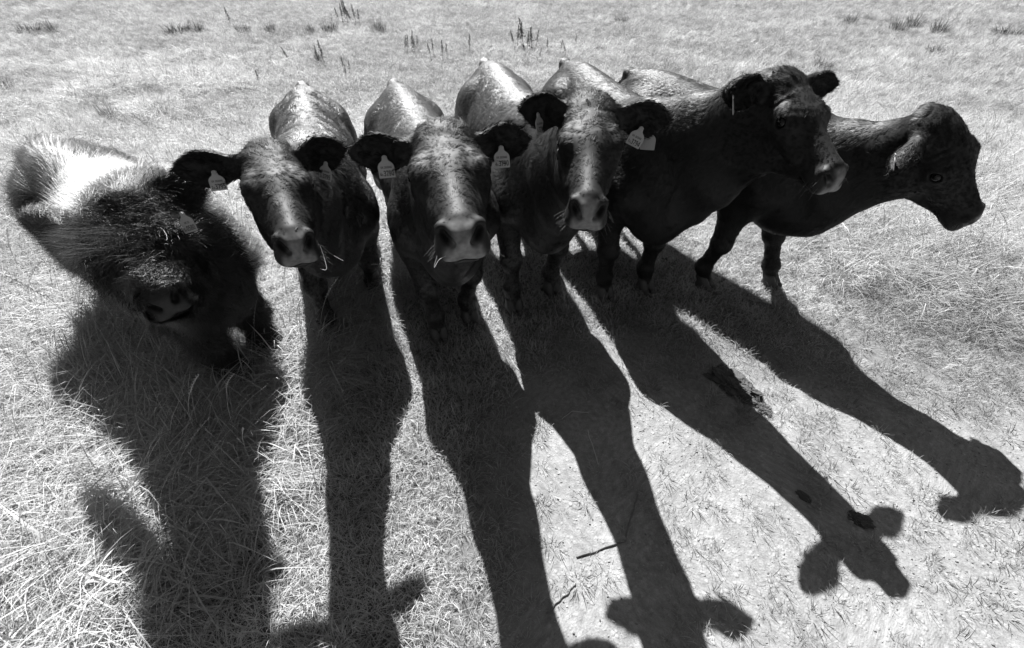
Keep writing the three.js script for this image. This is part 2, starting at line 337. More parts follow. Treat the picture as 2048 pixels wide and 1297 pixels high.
const herd = {};
const T0 = Date.now();
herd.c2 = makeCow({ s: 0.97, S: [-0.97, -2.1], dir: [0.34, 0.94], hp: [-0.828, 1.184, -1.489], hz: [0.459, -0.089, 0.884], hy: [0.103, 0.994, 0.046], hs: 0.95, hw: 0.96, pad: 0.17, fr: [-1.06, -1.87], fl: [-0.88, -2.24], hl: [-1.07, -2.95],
  ears: [{ side: -1, tip: [349, 341], dd: -0.02, open: [0.1, 0.1, 1] }, { side: 1, tip: [688, 296], dd: 0.05, open: [0.3, 0.1, 0.9] }] });
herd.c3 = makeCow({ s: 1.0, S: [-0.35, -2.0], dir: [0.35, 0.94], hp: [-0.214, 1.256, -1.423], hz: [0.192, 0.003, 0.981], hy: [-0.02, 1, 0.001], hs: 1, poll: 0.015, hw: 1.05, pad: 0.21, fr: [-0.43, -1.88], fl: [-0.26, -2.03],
  ears: [{ side: -1, tip: [701, 306], dd: 0, open: [0, 0.1, 1] }, { side: 1, tip: [1058, 277], dd: 0.02, open: [0, 0.1, 1] }] });
herd.c4 = makeCow({ s: 1.04, S: [0.14, -2.26], dir: [0.28, 0.96], hp: [0.273, 1.296, -1.637], hz: [-0.1, -0.228, 0.969], hy: [0.022, 0.973, 0.231], hs: 0.965, hw: 0.97, fr: [0.01, -2.13], fl: [0.26, -2.31],
  ears: [{ side: -1, tip: [1041, 216], dd: -0.02, open: [0.3, 0, 1] }, { side: 1, tip: [1339, 239], dd: -0.02, open: [-0.2, 0, 1] }] });
herd.c5 = makeCow({ s: 1.03, S: [0.72, -2.34], dir: [0.32, 0.95], hp: [1.039, 1.312, -1.906], hz: [0.32, -0.38, 0.87], hy: [0.12, 0.908, 0.35], hs: 0.94, dull: 1, fr: [0.6, -2.26], fl: [0.88, -2.34],
  ears: [{ side: -1, tip: [1452, 184], dd: -0.12, open: [0.7, -0.1, 0.8] }, { side: 1, tip: [1673, 169], dd: 0.05, open: [0.2, 0, 1], w: 0.095 }] });
herd.c6 = makeCow({ s: 1.0, S: [1.45, -2.45], dir: [0.61, 0.79], hp: [1.756, 1.170, -1.949], hz: [0.621, -0.670, 0.406], hy: [0.194, 0.634, 0.749], poll: -0.05, jaw: -0.045, drop: 0.08, hs: 1.03, dull: 1, fr: [1.28, -2.37], fl: [1.73, -2.39],
  ears: [{ side: -1, tip: [1785, 346], dd: -0.03, open: [0.5, -0.9, -0.3], w: 0.085 }, { side: 1, tip: [1880, 360], dd: 0.14, by: -0.03, open: [0.6, -0.4, 0.2], w: 0.095 }] });
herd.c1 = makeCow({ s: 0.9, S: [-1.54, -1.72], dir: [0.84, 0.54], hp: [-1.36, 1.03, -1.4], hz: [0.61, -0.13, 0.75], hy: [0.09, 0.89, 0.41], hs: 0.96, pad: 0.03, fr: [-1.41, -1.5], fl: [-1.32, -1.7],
  ears: [{ side: -1, tip: [58, 440], dd: 0.2, open: [0.3, 0, 1] }, { side: 1, tip: [395, 370], dd: 0.05, open: [0, 0, 1] }] });
console.log('cows', Date.now() - T0, Object.values(herd).map((c) => c.geo.index.count / 3));
// ---------------------------------------------------------------- coats
// a lock of hair in unit size: root at the origin, lying along +z, lifting along +y
function strands(n, wide, thick, segs, wave, seed, rise = 1) {
  const r = rng(seed), P = [], I = [], N = [];
  for (let b = 0; b < n; b++) {
    const x0 = (n > 1 ? b / (n - 1) - 0.5 : 0) * wide + (r() - 0.5) * wide * 0.25, z0 = (r() - 0.5) * 0.3, dx = (r() - 0.5) * wide * 0.7, up = (0.5 + r()) * rise, ph = r() * 6.28, wv = wave * (0.5 + r()), roll = (r() - 0.5) * 1.6, nt = (r() - 0.5) * 2.6, nz = (r() - 0.5) * 1.5, len = 0.7 + 0.5 * r();
    const q = P.length / 3;
    for (let i = 0; i <= segs; i++) {
      const t = i / segs, w = thick * (1 - 0.85 * t * t) * 0.5, x = x0 + dx * t + wv * Math.sin(ph + t * 7) * t, y = up * (t - 0.35 * t * t) + wv * Math.cos(ph * 1.7 + t * 6) * t * 0.7, z = z0 + t * len;
      const cx = Math.cos(roll) * w, cy = Math.sin(roll) * w;
      if (i < segs) { P.push(x - cx, y - cy, z, x + cx, y + cy, z); N.push(-0.6 + nt, 1, nz, 0.6 + nt, 1, nz); } else { P.push(x, y, z); N.push(0, 1, 0); }
      if (i < segs - 1) I.push(q + 2 * i, q + 2 * i + 2, q + 2 * i + 1, q + 2 * i + 1, q + 2 * i + 2, q + 2 * i + 3);
      else if (i === segs - 1) I.push(q + 2 * i, q + 2 * i + 2, q + 2 * i + 1);
    }
  }
  const g = new THREE.BufferGeometry(); g.setAttribute('position', new THREE.Float32BufferAttribute(P, 3)); g.setAttribute('normal', new THREE.Float32BufferAttribute(N, 3)); g.setIndex(I); return g;
}
const HAIR = { fine: strands(6, 1, 0.16, 2, 0, 11), fine2: strands(5, 1, 0.2, 3, 0.12, 12), curl: strands(6, 1, 0.13, 6, 0.35, 13), shag: strands(8, 1, 0.055, 9, 0.5, 14) };

// roots spread over a body; look(p, n) gives {dir, len, wide, lift, tone} or null
function coat(cow, name, count, geo, mat, seed, look) {
  const r = rng(seed), g = cow.geo, P = g.attributes.position.array, N = g.attributes.normal.array, I = g.index.array, nt = I.length / 3, cum = new Float32Array(nt);
  let tot = 0;
  for (let t = 0; t < nt; t++) {
    const a = I[t * 3] * 3, b = I[t * 3 + 1] * 3, c = I[t * 3 + 2] * 3;
    const ux = P[b] - P[a], uy = P[b + 1] - P[a + 1], uz = P[b + 2] - P[a + 2], vx = P[c] - P[a], vy = P[c + 1] - P[a + 1], vz = P[c + 2] - P[a + 2];
    tot += Math.hypot(uy * vz - uz * vy, uz * vx - ux * vz, ux * vy - uy * vx); cum[t] = tot;
  }
  const m = new THREE.Matrix4(), mats = [], tones = [], p = V(0, 0, 0), n = V(0, 0, 0), side = V(0, 0, 0), up = V(0, 0, 0);
  for (let k = 0; k < count; k++) {
    const w = r() * tot; let lo = 0, hi = nt - 1; while (lo < hi) { const md = (lo + hi) >> 1; cum[md] < w ? lo = md + 1 : hi = md; }
    let u = r(), v = r(); if (u + v > 1) { u = 1 - u; v = 1 - v; } const q = 1 - u - v, a = I[lo * 3] * 3, b = I[lo * 3 + 1] * 3, c = I[lo * 3 + 2] * 3;
    p.set(P[a] * q + P[b] * u + P[c] * v, P[a + 1] * q + P[b + 1] * u + P[c + 1] * v, P[a + 2] * q + P[b + 2] * u + P[c + 2] * v).add(cow.base);
    n.set(N[a] * q + N[b] * u + N[c] * v, N[a + 1] * q + N[b + 1] * u + N[c + 1] * v, N[a + 2] * q + N[b + 2] * u + N[c + 2] * v).normalize();
    const L = look(p, n, r); if (!L) continue;
    const d = L.dir.addScaledVector(n, -L.dir.dot(n)); if (d.lengthSq() < 1e-8) continue; d.normalize();
    d.applyAxisAngle(n, (L.turn ?? 0) + (r() - 0.5) * (L.fray ?? 0.5));
    const n0 = n.clone(); n.applyAxisAngle(d, ((r() - 0.5) * 0.9 + 0.9 * noise(p.x * 31, p.y * 31, p.z * 31)) * (L.roll ?? 1));
    side.copy(n).cross(d); const len = L.len * (0.75 + 0.5 * r());
    m.makeBasis(side.multiplyScalar(L.wide), up.copy(n).multiplyScalar(len * L.lift), d.multiplyScalar(len));
    m.setPosition(p.x - cow.base.x - n0.x * 0.001, p.y - n0.y * 0.001, p.z - cow.base.z - n0.z * 0.001);
    mats.push(m.clone()); tones.push(L.tone);
  }
  const im = new THREE.InstancedMesh(geo, mat, mats.length); im.name = name; im.userData.kind = 'stuff'; im.castShadow = im.receiveShadow = true;
  mats.forEach((q, i) => { im.setMatrixAt(i, q); im.setColorAt(i, gray(tones[i])); });
  cow.root.add(im); return im;
}
M.hair.color.setRGB(1, 1, 1);
// which way the hair lies, in the region of the body that a point belongs to
function region(c, p) {
  const h = c.toHead(p.x, p.y, p.z), b = c.toBody(p.x, p.y, p.z);
  for (const e of c.ears) { const q = p.clone().sub(e.base), u = q.dot(e.t) / e.L; if (u > 0.12 && u < 1.1 && q.addScaledVector(e.t, -u * e.L).length() < e.W * 0.75) return { kind: 'ear', dir: e.t.clone(), u, h, b }; }
  if (Math.hypot(h[0], h[1], h[2] - 0.2) < 0.34 && h[2] > -0.07 && p.clone().sub(c.hp).dot(c.hz) > -0.07 * c.hs && Math.abs(h[0]) < 0.14 && h[1] > -0.24) {
    const w = [h[0], (h[1] - 0.09) * 0.5, h[2] - (c.o.whorl ?? 0.17)];
    const dir = V(0, 0, 0).addScaledVector(c.hx, w[0] + 0.02 * Math.sin(h[2] * 60)).addScaledVector(c.hz, w[2] < 0 ? w[2] : -Math.min(w[2], 0.1) * 0.6 + (w[2] < 0.04 ? w[2] : 0)).addScaledVector(c.hy, w[1] - 0.03);
    return { kind: 'head', dir, h, b };
  }
  if (b[1] < 0.52 && !(b[1] > 0.42 && Math.abs(b[0]) < 0.06)) return { kind: 'leg', dir: V(0, -1, 0).addScaledVector(c.f, -0.2), h, b };
  if (b[2] > 0.1) return { kind: 'neck', dir: c.nb0.clone().sub(c.hp).normalize().add(V(0, -0.45, 0)), h, b };
  const sideways = sstep(0.08, 0.24, Math.abs(b[0]));
  return { kind: 'body', dir: c.f.clone().multiplyScalar(-1).addScaledVector(c.left, Math.sign(b[0]) * 0.35 * (1 - sideways)).add(V(0, -0.75 * sideways, 0)), h, b };
}
function shortCoat(c, seed, o = {}) {
  const tone = (p, r) => (0.004 + 0.008 * r()) * (1 + 0.5 * noise(p.x * 9, p.y * 9, p.z * 9));
  for (const face of [0, 1]) coat(c, face ? 'face_coat' : 'short_coat', face ? 45000 : 62000, HAIR.fine, face ? M.face : c.o.dull ? M.dull : M.hair, seed + 5 * face, (p, n, r) => {
    const g = region(c, p), h = g.h;
    if ((g.kind === 'head' || g.kind === 'ear') !== !!face) return null;
    if (h[2] + 0.1 * h[1] > 0.438 && Math.abs(h[0]) < 0.07 && h[1] > -0.08) return null;
    if (Math.hypot(Math.abs(h[0]) - 0.1, h[1] - 0.03, h[2] - 0.171) < 0.035) return null;
    const sw = noise(p.x * 6, p.y * 6, p.z * 6) * 0.9 + noise(p.x * 17, p.y * 17, p.z * 17) * (o.curly ?? 0.5);
    if (g.kind === 'ear') return { dir: g.dir, len: 0.016, wide: 0.011, lift: 0.22, roll: 0.5, tone: tone(p, r), fray: 0.5 };
    if (g.kind === 'head') return { dir: g.dir, len: h[2] > 0.38 ? 0.008 : 0.016, wide: 0.010, lift: 0.2, roll: 0.55, tone: tone(p, r), turn: sw * 0.5 };
    if (g.kind === 'leg') return { dir: g.dir, len: 0.017, wide: 0.011, lift: 0.28, tone: tone(p, r) };
    return { dir: g.dir, len: 0.026, wide: 0.014, lift: 0.2 + (o.curly ? 0.1 : 0), tone: tone(p, r) * (c.o.dull ? 1 : 1.9), turn: sw, roll: o.curly ? 0.6 : 0.4 };
  });
  // longer, curlier hair on the poll and forehead, and fringes in the ears
  coat(c, 'forelock', o.lock ?? 26000, HAIR.curl, M.face, seed + 1, (p, n, r) => {
    const g = region(c, p), h = g.h;
    if (g.kind === 'ear' && g.u > 0.15) return r() < 0.5 ? { dir: g.dir, len: 0.022, wide: 0.012, lift: 0.5, tone: tone(p, r), fray: 1.2 } : null;
    const pl = sstep(0.24, 0.05, h[2]) * sstep(-0.16, -0.03, h[2]) * sstep(0.0, 0.06, h[1]) * sstep(0.14, 0.1, Math.abs(h[0]));
    if (pl < 0.02 || r() > pl) return null;
    const len = lerp(0.018, o.top ?? 0.04, sstep(0.14, 0.0, h[2]));
    return { dir: g.dir.addScaledVector(c.hx, 0.12 * noise(p.x * 11, p.y * 11, p.z * 11)), len, wide: 0.015, lift: 0.11, roll: 0.6, tone: tone(p, r) * 0.6, turn: 1.1 * noise(p.x * 16, p.y * 16, p.z * 16), fray: 0.7 };
  });
}
shortCoat(herd.c2, 21, { curly: 1.6, top: 0.032 }); shortCoat(herd.c3, 31, { top: 0.03 }); shortCoat(herd.c4, 41, { top: 0.03 }); shortCoat(herd.c5, 51, { top: 0.03 }); shortCoat(herd.c6, 61, { top: 0.018 });
{
  const c = herd.c1, belt = (b) => sstep(0.70, 0.76, b[1]) * sstep(-0.47, -0.41, b[2] + 0.03 * Math.sin(b[1] * 20)) * sstep(0, -0.07, b[2] - 0.27 * sstep(0.06, 0.11, b[0]) + 0.13 * sstep(0.7, 1, b[1]) * sstep(0.1, 0.05, b[0]) - 0.03 * Math.sin(b[1] * 17));
  coat(c, 'shaggy_coat', 60000, HAIR.shag, M.shag, 71, (p, n, r) => {
    const g = region(c, p), h = g.h;
    if (h[2] > 0.438 && Math.abs(h[0]) < 0.06 && h[1] < 0.02 && h[1] > -0.08) return null;
    const t = r() < belt(g.b) && g.kind !== 'head' && g.kind !== 'ear' && g.kind !== 'leg' ? 0.4 + 0.22 * r() : 0.009 + 0.014 * r();
    const sw = noise(p.x * 7, p.y * 7, p.z * 7) * 1.6;
    if (g.kind === 'ear') return { dir: g.dir.add(V(0, -0.25, 0)), len: 0.045, wide: 0.026, lift: 0.4, tone: t, fray: 1.2 };
    if (g.kind === 'leg') return { dir: g.dir, len: 0.075, wide: 0.034, lift: 0.5, tone: t, fray: 0.8 };
    if (g.kind === 'head') { const q = sstep(0.42, 0.25, h[2]); return { dir: c.hz.clone().multiplyScalar(h[2] > -0.03 ? 0.8 : -0.4).addScaledVector(c.hx, h[0] * 5).add(V(0, -0.35, 0)), len: lerp(0.022, 0.105, q), wide: 0.034, roll: 0.12, lift: lerp(0.25, 0.36, q), tone: t, turn: sw, fray: 0.9 }; }
    return { dir: g.dir.add(V(0, -0.25, 0)), len: 0.105, wide: 0.038, lift: 0.4, roll: 0.25, tone: t, turn: sw * 0.8, fray: 0.9 };
  });
}

// ---------------------------------------------------------------- ground
// how bare the ground is: trodden earth from the middle of the foreground out to the right
const bare = (x, z) => {
  const n = fbm(x * 1.3, 3.1, z * 1.3, 3), a = sstep(-0.42, 0.3, x + 0.25 * n + 0.12 * (z + 1)), b = sstep(-2.35, -1.25, z + 0.5 * n - 0.10 * (x - 1)), c = sstep(4.6, 2.6, x + 0.6 * n);
  return clamp(a * b * c, 0, 1);
};
const lump = (x, z) => 0.016 * fbm(x * 1.7, 7.7, z * 1.7, 3) + 0.007 * bare(x, z) * fbm(x * 14, 1.7, z * 14, 3);
{
  const line = (lo, hi, st) => { const a = []; for (let x = lo; x <= hi + 1e-6; x += st) a.push(x); let e = hi, k = st; while (e < 250) { k *= 1.3; e += k; a.push(e); } e = lo; k = st; while (e > -250) { k *= 1.3; e -= k; a.unshift(e); } return a; };
  const xs = line(-3.4, 4.2, 0.035), zs = line(-4, 0.7, 0.035), P = [], U = [], C = [], I = [], nx = xs.length;
  for (const z of zs) for (const x of xs) {
    const near = sstep(12, 6, Math.hypot(x, z)), b = bare(x, z), n = fbm(x * 3.1, 0.2, z * 3.1, 4), n2 = noise(x * 11, 3, z * 11);
    P.push(x, lump(x, z) * near, z); U.push(x, z);
    const c = lerp(0.10, 0.305, b) * (1 + 0.35 * n + 0.12 * n2); C.push(c, c, c);
  }
  for (let j = 0; j < zs.length - 1; j++) for (let i = 0; i < nx - 1; i++) { const q = j * nx + i; I.push(q, q + nx, q + 1, q + 1, q + nx, q + nx + 1); }
  const g = new THREE.BufferGeometry();
  g.setAttribute('position', new THREE.Float32BufferAttribute(P, 3)); g.setAttribute('uv', new THREE.Float32BufferAttribute(U, 2)); g.setAttribute('color', new THREE.Float32BufferAttribute(C, 3)); g.setIndex(I); g.computeVertexNormals();
  // earth: fine grit and crumbs, tiling every 1.3 m
  const R = 1024, col = new Uint8Array(R * R * 4), bmp = new Uint8Array(R * R * 4), r = rng(5), hgt = new Float32Array(R * R);
  for (let k = 0; k < 9000; k++) { const cx = r() * R, cy = r() * R, rad = 1 + 6 * r() ** 4, v = 0.2 + 0.8 * r(); for (let j = -Math.ceil(rad); j <= rad; j++) for (let i = -Math.ceil(rad); i <= rad; i++) { const d = Math.hypot(i, j) / rad; if (d < 1) { const q = ((cy + j + R) & (R - 1)) * R + ((cx + i + R) & (R - 1)); hgt[q] = Math.max(hgt[q], v * Math.sqrt(1 - d * d) * (0.3 + rad / 7)); } } }
  for (let j = 0; j < R; j++) for (let i = 0; i < R; i++) {
    const q = j * R + i, a = i / R * 2 * Math.PI, b = j / R * 2 * Math.PI, n = noise(Math.cos(a) * 9, Math.sin(a) * 9 + Math.cos(b) * 9, Math.sin(b) * 9), n2 = noise(Math.cos(a) * 30, Math.sin(a) * 30 + Math.cos(b) * 30, Math.sin(b) * 30);
    const v = 205 + 30 * n + 20 * n2 + 40 * (r() - 0.5) + 25 * Math.min(1, hgt[q]), h = 70 + 40 * n2 + 30 * n + 110 * Math.min(1, hgt[q]) + 14 * r();
    col.set([v, v, v, 255].map((t) => clamp(t, 0, 255)), q * 4); bmp.set([h, h, h, 255].map((t) => clamp(t, 0, 255)), q * 4);
  }
  const tex = (d, srgb) => { const t = new THREE.DataTexture(d, R, R); t.wrapS = t.wrapT = THREE.RepeatWrapping; t.repeat.set(1 / 1.3, 1 / 1.3); t.magFilter = THREE.LinearFilter; t.minFilter = THREE.LinearMipmapLinearFilter; t.generateMipmaps = true; if (srgb) t.colorSpace = THREE.SRGBColorSpace; t.needsUpdate = true; return t; };
  const gnd = mesh('ground', g, new THREE.MeshStandardMaterial({ vertexColors: true, map: tex(col, true), bumpMap: tex(bmp), bumpScale: 0.006, roughness: 0.95 }), scene);
  gnd.userData = { kind: 'structure', label: 'trodden pale earth and grazed meadow under the cattle' };
}

// ---------------------------------------------------------------- grass
function tuft(n, R, h, w, lean, droop, segs, seed) {
  const r = rng(seed), P = [], I = [];
  for (let b = 0; b < n; b++) {
    const a = r() * 6.283, rr = Math.sqrt(r()) * R, az = a + (r() - 0.5) * 2.2, L = h * (0.45 + 0.75 * r()), ln = lean * (0.3 + r()), dr = droop * (0.3 + r()), ww = w * (0.6 + 0.7 * r());
    let x = Math.cos(a) * rr, z = Math.sin(a) * rr, y = -0.004, th = ln * 0.5; const q = P.length / 3, tw = r() * 3, sx = -Math.sin(az + (r() - 0.5) * 1.2), sz = Math.cos(az + (r() - 0.5) * 1.2);
    for (let i = 0; i <= segs; i++) {
      const t = i / segs, k = ww * 0.5 * (1 - t ** 2.2) * (0.55 + 0.45 * Math.min(1, t * 5));
      if (i < segs) P.push(x - sx * k, y, z - sz * k, x + sx * k, y + k * 0.25 * Math.sin(tw), z + sz * k); else P.push(x, y, z);
      if (i < segs - 1) I.push(q + 2 * i, q + 2 * i + 1, q + 2 * i + 2, q + 2 * i + 1, q + 2 * i + 3, q + 2 * i + 2); else if (i === segs - 1) I.push(q + 2 * i, q + 2 * i + 1, q + 2 * i + 2);
      const st = L / segs; x += Math.sin(th) * Math.cos(az) * st; z += Math.sin(th) * Math.sin(az) * st; y = Math.max(y + Math.cos(th) * st, 0.002 + 0.004 * r()); th = Math.min(th + (ln * 0.5 + dr) / segs * (0.5 + r()), 1.75);
    }
  }
  const g = new THREE.BufferGeometry(); g.setAttribute('position', new THREE.Float32BufferAttribute(P, 3)); g.setIndex(I); g.computeVertexNormals(); return g;
}
M.grass = new THREE.MeshPhysicalMaterial({ color: 0xffffff, roughness: 0.72, transmission: 0.42, thickness: 0, side: THREE.DoubleSide });
function scatter(name, label, category, kinds, seed, spots) {
  const groups = kinds.map(() => []);
  spots(rng(seed), (x, z, size, tone, squash = 1, k) => groups[k].push([x, z, size, tone, squash]));
  groups.forEach((list, k) => {
    if (!list.length) return;
    const r = rng(seed + 99 + k), im = new THREE.InstancedMesh(kinds[k], M.grass, list.length), q = new THREE.Quaternion(), m = new THREE.Matrix4();
    im.name = numbered(name);
    list.forEach(([x, z, size, tone, squash, az], i) => {
      q.setFromEuler(new THREE.Euler((r() - 0.5) * 0.3, r() * 6.283, (r() - 0.5) * 0.3));
      im.setMatrixAt(i, m.compose(V(x, lump(x, z) * sstep(12, 6, Math.hypot(x, z)), z), q, V(size, size * squash, size))); im.setColorAt(i, gray(tone));
    });
    im.castShadow = im.receiveShadow = true; im.userData = { kind: 'stuff', label: label[k] ?? label[0] }; scene.add(im);
  });
}
// jittered cells that widen with distance, over what the camera sees and a margin
function cells(r, zn, zf, step, grow, fn) {
  for (let z = zn; z > zf;) {
    const s = step * (1 + grow * Math.max(0, -z - 1.5)), hw = 1.9 + Math.max(0, -z) * 1.06 + 0.6;
    for (let x = -hw; x < hw; x += s) fn(x + (r() - 0.5) * s * 1.4, z + (r() - 0.5) * s * 1.4, s);
    z -= s;
  }
}
const longness = (x, z) => { // how tall and tangled: the left foreground, and the edges of the field
  const n = fbm(x * 0.9, 9.1, z * 0.9, 3), l = sstep(-0.75, -1.5, x + 0.5 * n + 0.25 * (z + 1)), far = sstep(-4.6, -3.4, z), r = sstep(2.0, 2.9, x + 0.7 * n - 0.25 * (z + 2)) * sstep(-7, -4, z) * sstep(-1.7, -2.5, z + 0.5 * n), lf = sstep(-2.9, -4.4, x + 0.9 * n) * sstep(-10, -7, z) * sstep(-3, -4, z);
  return clamp(Math.max(l * lerp(0.45, 1, far) * sstep(-7, -4.5, z), 0.75 * r, 0.8 * lf * sstep(-0.25, 0.2, noise(x * 1.1, 3, z * 1.1))), 0, 1);
};
const K = { short: [1, 2, 3].map((i) => tuft(26, 0.05, 0.075, 0.0028, 1.5, 1.2, 3, 100 + i)), mid: [1, 2, 3].map((i) => tuft(40, 0.085, 0.15, 0.0036, 0.9, 1.1, 3, 200 + i)), long: [1, 2, 3].map((i) => tuft(46, 0.11, 0.33, 0.0038, 1.1, 1.9, 5, 300 + i)), wide: [tuft(12, 0.07, 0.36, 0.012, 0.9, 1.4, 6, 401)] };
const shade = (x, z, r) => clamp(0.40 * (1 + 0.75 * fbm(x * 0.8, 2.2, z * 0.8, 3) + 0.45 * noise(x * 5, 5, z * 5)) + 0.2 * (r() - 0.5), 0.08, 0.68);
scatter('grazed_grass', ['short grazed grass between the cattle and over the trodden earth'], 'grass', K.short, 1, (r, put) => cells(r, 0.5, -4.2, 0.032, 0.25, (x, z) => {
  const b = bare(x, z), cl = noise(x * 4.3, 4, z * 4.3) * 0.9 + noise(x * 13, 6, z * 13) * 0.7, keep = clamp(1.1 - 1.12 * b + 0.75 * (1 - 0.35 * b) * cl, 0, 1);
  if (r() < keep) put(x, z, (0.5 + 0.65 * r()) * lerp(1, 0.7, b), shade(x, z, r) * lerp(1.05, 0.7, b), lerp(1, 1.3, b), Math.floor(r() * 3));
}));
K.sprig = [1, 2, 3].map((i) => tuft(20, 0.026, 0.05, 0.0027, 1.2, 1.0, 3, 500 + i));
scatter('sparse_tufts', ['small tufts of grass sprouting from the trodden earth'], 'grass', K.sprig, 4, (r, put) => cells(r, 0.3, -3.2, 0.05, 0.15, (x, z) => {
  const b = bare(x, z); if (b < 0.15) return; const cl = 0.32 + 1.5 * noise(x * 2.6, 14, z * 2.6) + 0.8 * noise(x * 8, 16, z * 8);
  if (r() < 0.6 * clamp(cl, 0.05, 1)) put(x, z, 0.5 + 0.85 * r() ** 1.5, 0.12 + 0.3 * r(), 1, Math.floor(r() * 3));
}));
scatter('meadow_grass', ['pale meadow grass reaching back across the field'], 'grass', K.mid, 2, (r, put) => cells(r, -1.8, -19, 0.06, 0.11, (x, z, s) => {
  const w = sstep(-2.6, -4.2, z + 0.5 * noise(x, 1, z)); if (r() > w * 0.95) return;
  put(x, z, (0.5 + 0.45 * r()) * (1 + s * 3) * (1 + 0.7 * fbm(x * 0.6, 4, z * 0.6, 3)), shade(x, z, r) * 1.1, 0.75, Math.floor(r() * 3));
}));
scatter('long_grass', ['tall tangled grass around the shaggy calf and along the field edges', 'tall tangled grass around the shaggy calf and along the field edges', 'tall tangled grass around the shaggy calf and along the field edges', 'broad grass blades in the near left corner'], 'grass', [...K.long, ...K.wide], 3, (r, put) => cells(r, 0.5, -10, 0.05, 0.1, (x, z) => {
  const l = longness(x, z); if (r() > l) return;
  put(x, z, 0.45 + 0.5 * l + 0.3 * r(), shade(x, z, r), 0.9, r() < 0.1 * sstep(-1.2, -0.4, z) + 0.02 ? 3 : Math.floor(r() * 3));
}));
// loose grit lying on the trodden earth
{
  const r = rng(77), geo = new THREE.IcosahedronGeometry(1, 0), list = [];
  for (let k = 0; k < 60000 && list.length < 26000; k++) { const x = -0.6 + 4.2 * r(), z = 0.3 - 3 * r(); if (r() < bare(x, z) * (0.35 + 0.65 * sstep(-0.1, 0.3, noise(x * 2, 8, z * 2)))) list.push([x, z, 0.0010 + 0.0034 * r() ** 6, 0.12 + 0.2 * r()]); }
  const im = new THREE.InstancedMesh(geo, new THREE.MeshStandardMaterial({ color: 0xffffff, roughness: 0.9 }), list.length), q = new THREE.Quaternion(), m = new THREE.Matrix4();
  list.forEach(([x, z, s, t], i) => { q.setFromEuler(new THREE.Euler(r() * 6, r() * 6, r() * 6)); im.setMatrixAt(i, m.compose(V(x, lump(x, z) + s * 0.3, z), q, V(s, s * 0.7, s * (1 + r())))); im.setColorAt(i, gray(t)); });
  im.name = 'grit'; im.castShadow = im.receiveShadow = true; im.userData = { kind: 'stuff', label: 'loose grit and small stones on the trodden earth' }; scene.add(im);
}
// seeding stems that stand above the tall grass
{
  const seedStem = (seed) => {
    const r = rng(seed), parts = [], pts = []; let x = 0, z = 0, y = 0, th = 0.1; for (let i = 0; i <= 10; i++) { pts.push(V(x, y, z)); x += Math.sin(th) * 0.05; y += Math.cos(th) * 0.05; z += (r() - 0.5) * 0.006; th += 0.06 + 0.07 * r(); }
    parts.push(new THREE.TubeGeometry(new THREE.CatmullRomCurve3(pts), 14, 0.0011, 4).toNonIndexed());
    const c = new THREE.CatmullRomCurve3(pts);
    for (let i = 0; i < 14; i++) { const p = c.getPoint(0.72 + 0.28 * i / 14), t = c.getTangent(0.72 + 0.28 * i / 14), g = new THREE.OctahedronGeometry(1, 0); g.scale(0.0022, 0.008, 0.0014); g.rotateZ(-Math.atan2(t.x, t.y) + (i % 2 ? 0.6 : -0.6)); g.translate(p.x + (i % 2 ? 0.003 : -0.003), p.y + 0.003, p.z); parts.push(g.index ? g.toNonIndexed() : g); }
    for (const p of parts) p.deleteAttribute('uv'); return mergeGeometries(parts);
  };
  const r = rng(88), geos = [seedStem(1), seedStem(2), seedStem(3)], list = [[], [], []], q = new THREE.Quaternion(), m = new THREE.Matrix4();
  for (let k = 0; k < 1500; k++) { const x = -5 + 10.5 * r(), z = 0.2 - 5.5 * r(); if (r() < longness(x, z) * 0.42 * sstep(0.4, -0.1, z)) list[k % 3].push([x, z]); }
  geos.forEach((g, k) => { const im = new THREE.InstancedMesh(g, M.grass, list[k].length); list[k].forEach(([x, z], i) => { q.setFromEuler(new THREE.Euler((r() - 0.5) * 0.5, r() * 6.28, (r() - 0.5) * 0.5)); im.setMatrixAt(i, m.compose(V(x, lump(x, z), z), q, V(1, 1, 1).multiplyScalar(0.7 + 0.5 * r()))); im.setColorAt(i, gray(0.3 + 0.3 * r())); }); im.name = numbered('seeding_grass'); im.castShadow = im.receiveShadow = true; im.userData = { kind: 'stuff', label: 'thin seeding grass stems above the long grass' }; scene.add(im); });
}
const onGround = (px, py) => { const d = at(px, py, 1).sub(CAM), p = CAM.clone().addScaledVector(d, -CAM.y / d.y); p.y = lump(p.x, p.z) * sstep(12, 6, Math.hypot(p.x, p.z)); return p; };

// ---------------------------------------------------------------- ear tags, whiskers
const paint = (w, h, fn) => { const c = document.createElement('canvas'); c.width = w; c.height = h; const g = c.getContext('2d'); fn(g); const t = new THREE.CanvasTexture(c); t.colorSpace = THREE.SRGBColorSpace; t.magFilter = THREE.LinearFilter; return t; };
const tagGeo = (() => {
  const s = new THREE.Shape(); s.moveTo(-0.026, -0.045); s.lineTo(0.026, -0.045); s.quadraticCurveTo(0.029, -0.045, 0.029, -0.042); s.lineTo(0.029, -0.008); s.quadraticCurveTo(0.028, 0.004, 0.014, 0.012); s.quadraticCurveTo(0.009, 0.016, 0.009, 0.028); s.quadraticCurveTo(0, 0.038, -0.009, 0.028); s.quadraticCurveTo(-0.009, 0.016, -0.014, 0.012); s.quadraticCurveTo(-0.028, 0.004, -0.029, -0.008); s.lineTo(-0.029, -0.042); s.quadraticCurveTo(-0.029, -0.045, -0.026, -0.045);
  const g = new THREE.ExtrudeGeometry(s, { depth: 0.0014, bevelEnabled: true, bevelThickness: 0.0005, bevelSize: 0.0005, bevelSegments: 1, curveSegments: 6 }); return g;
})();
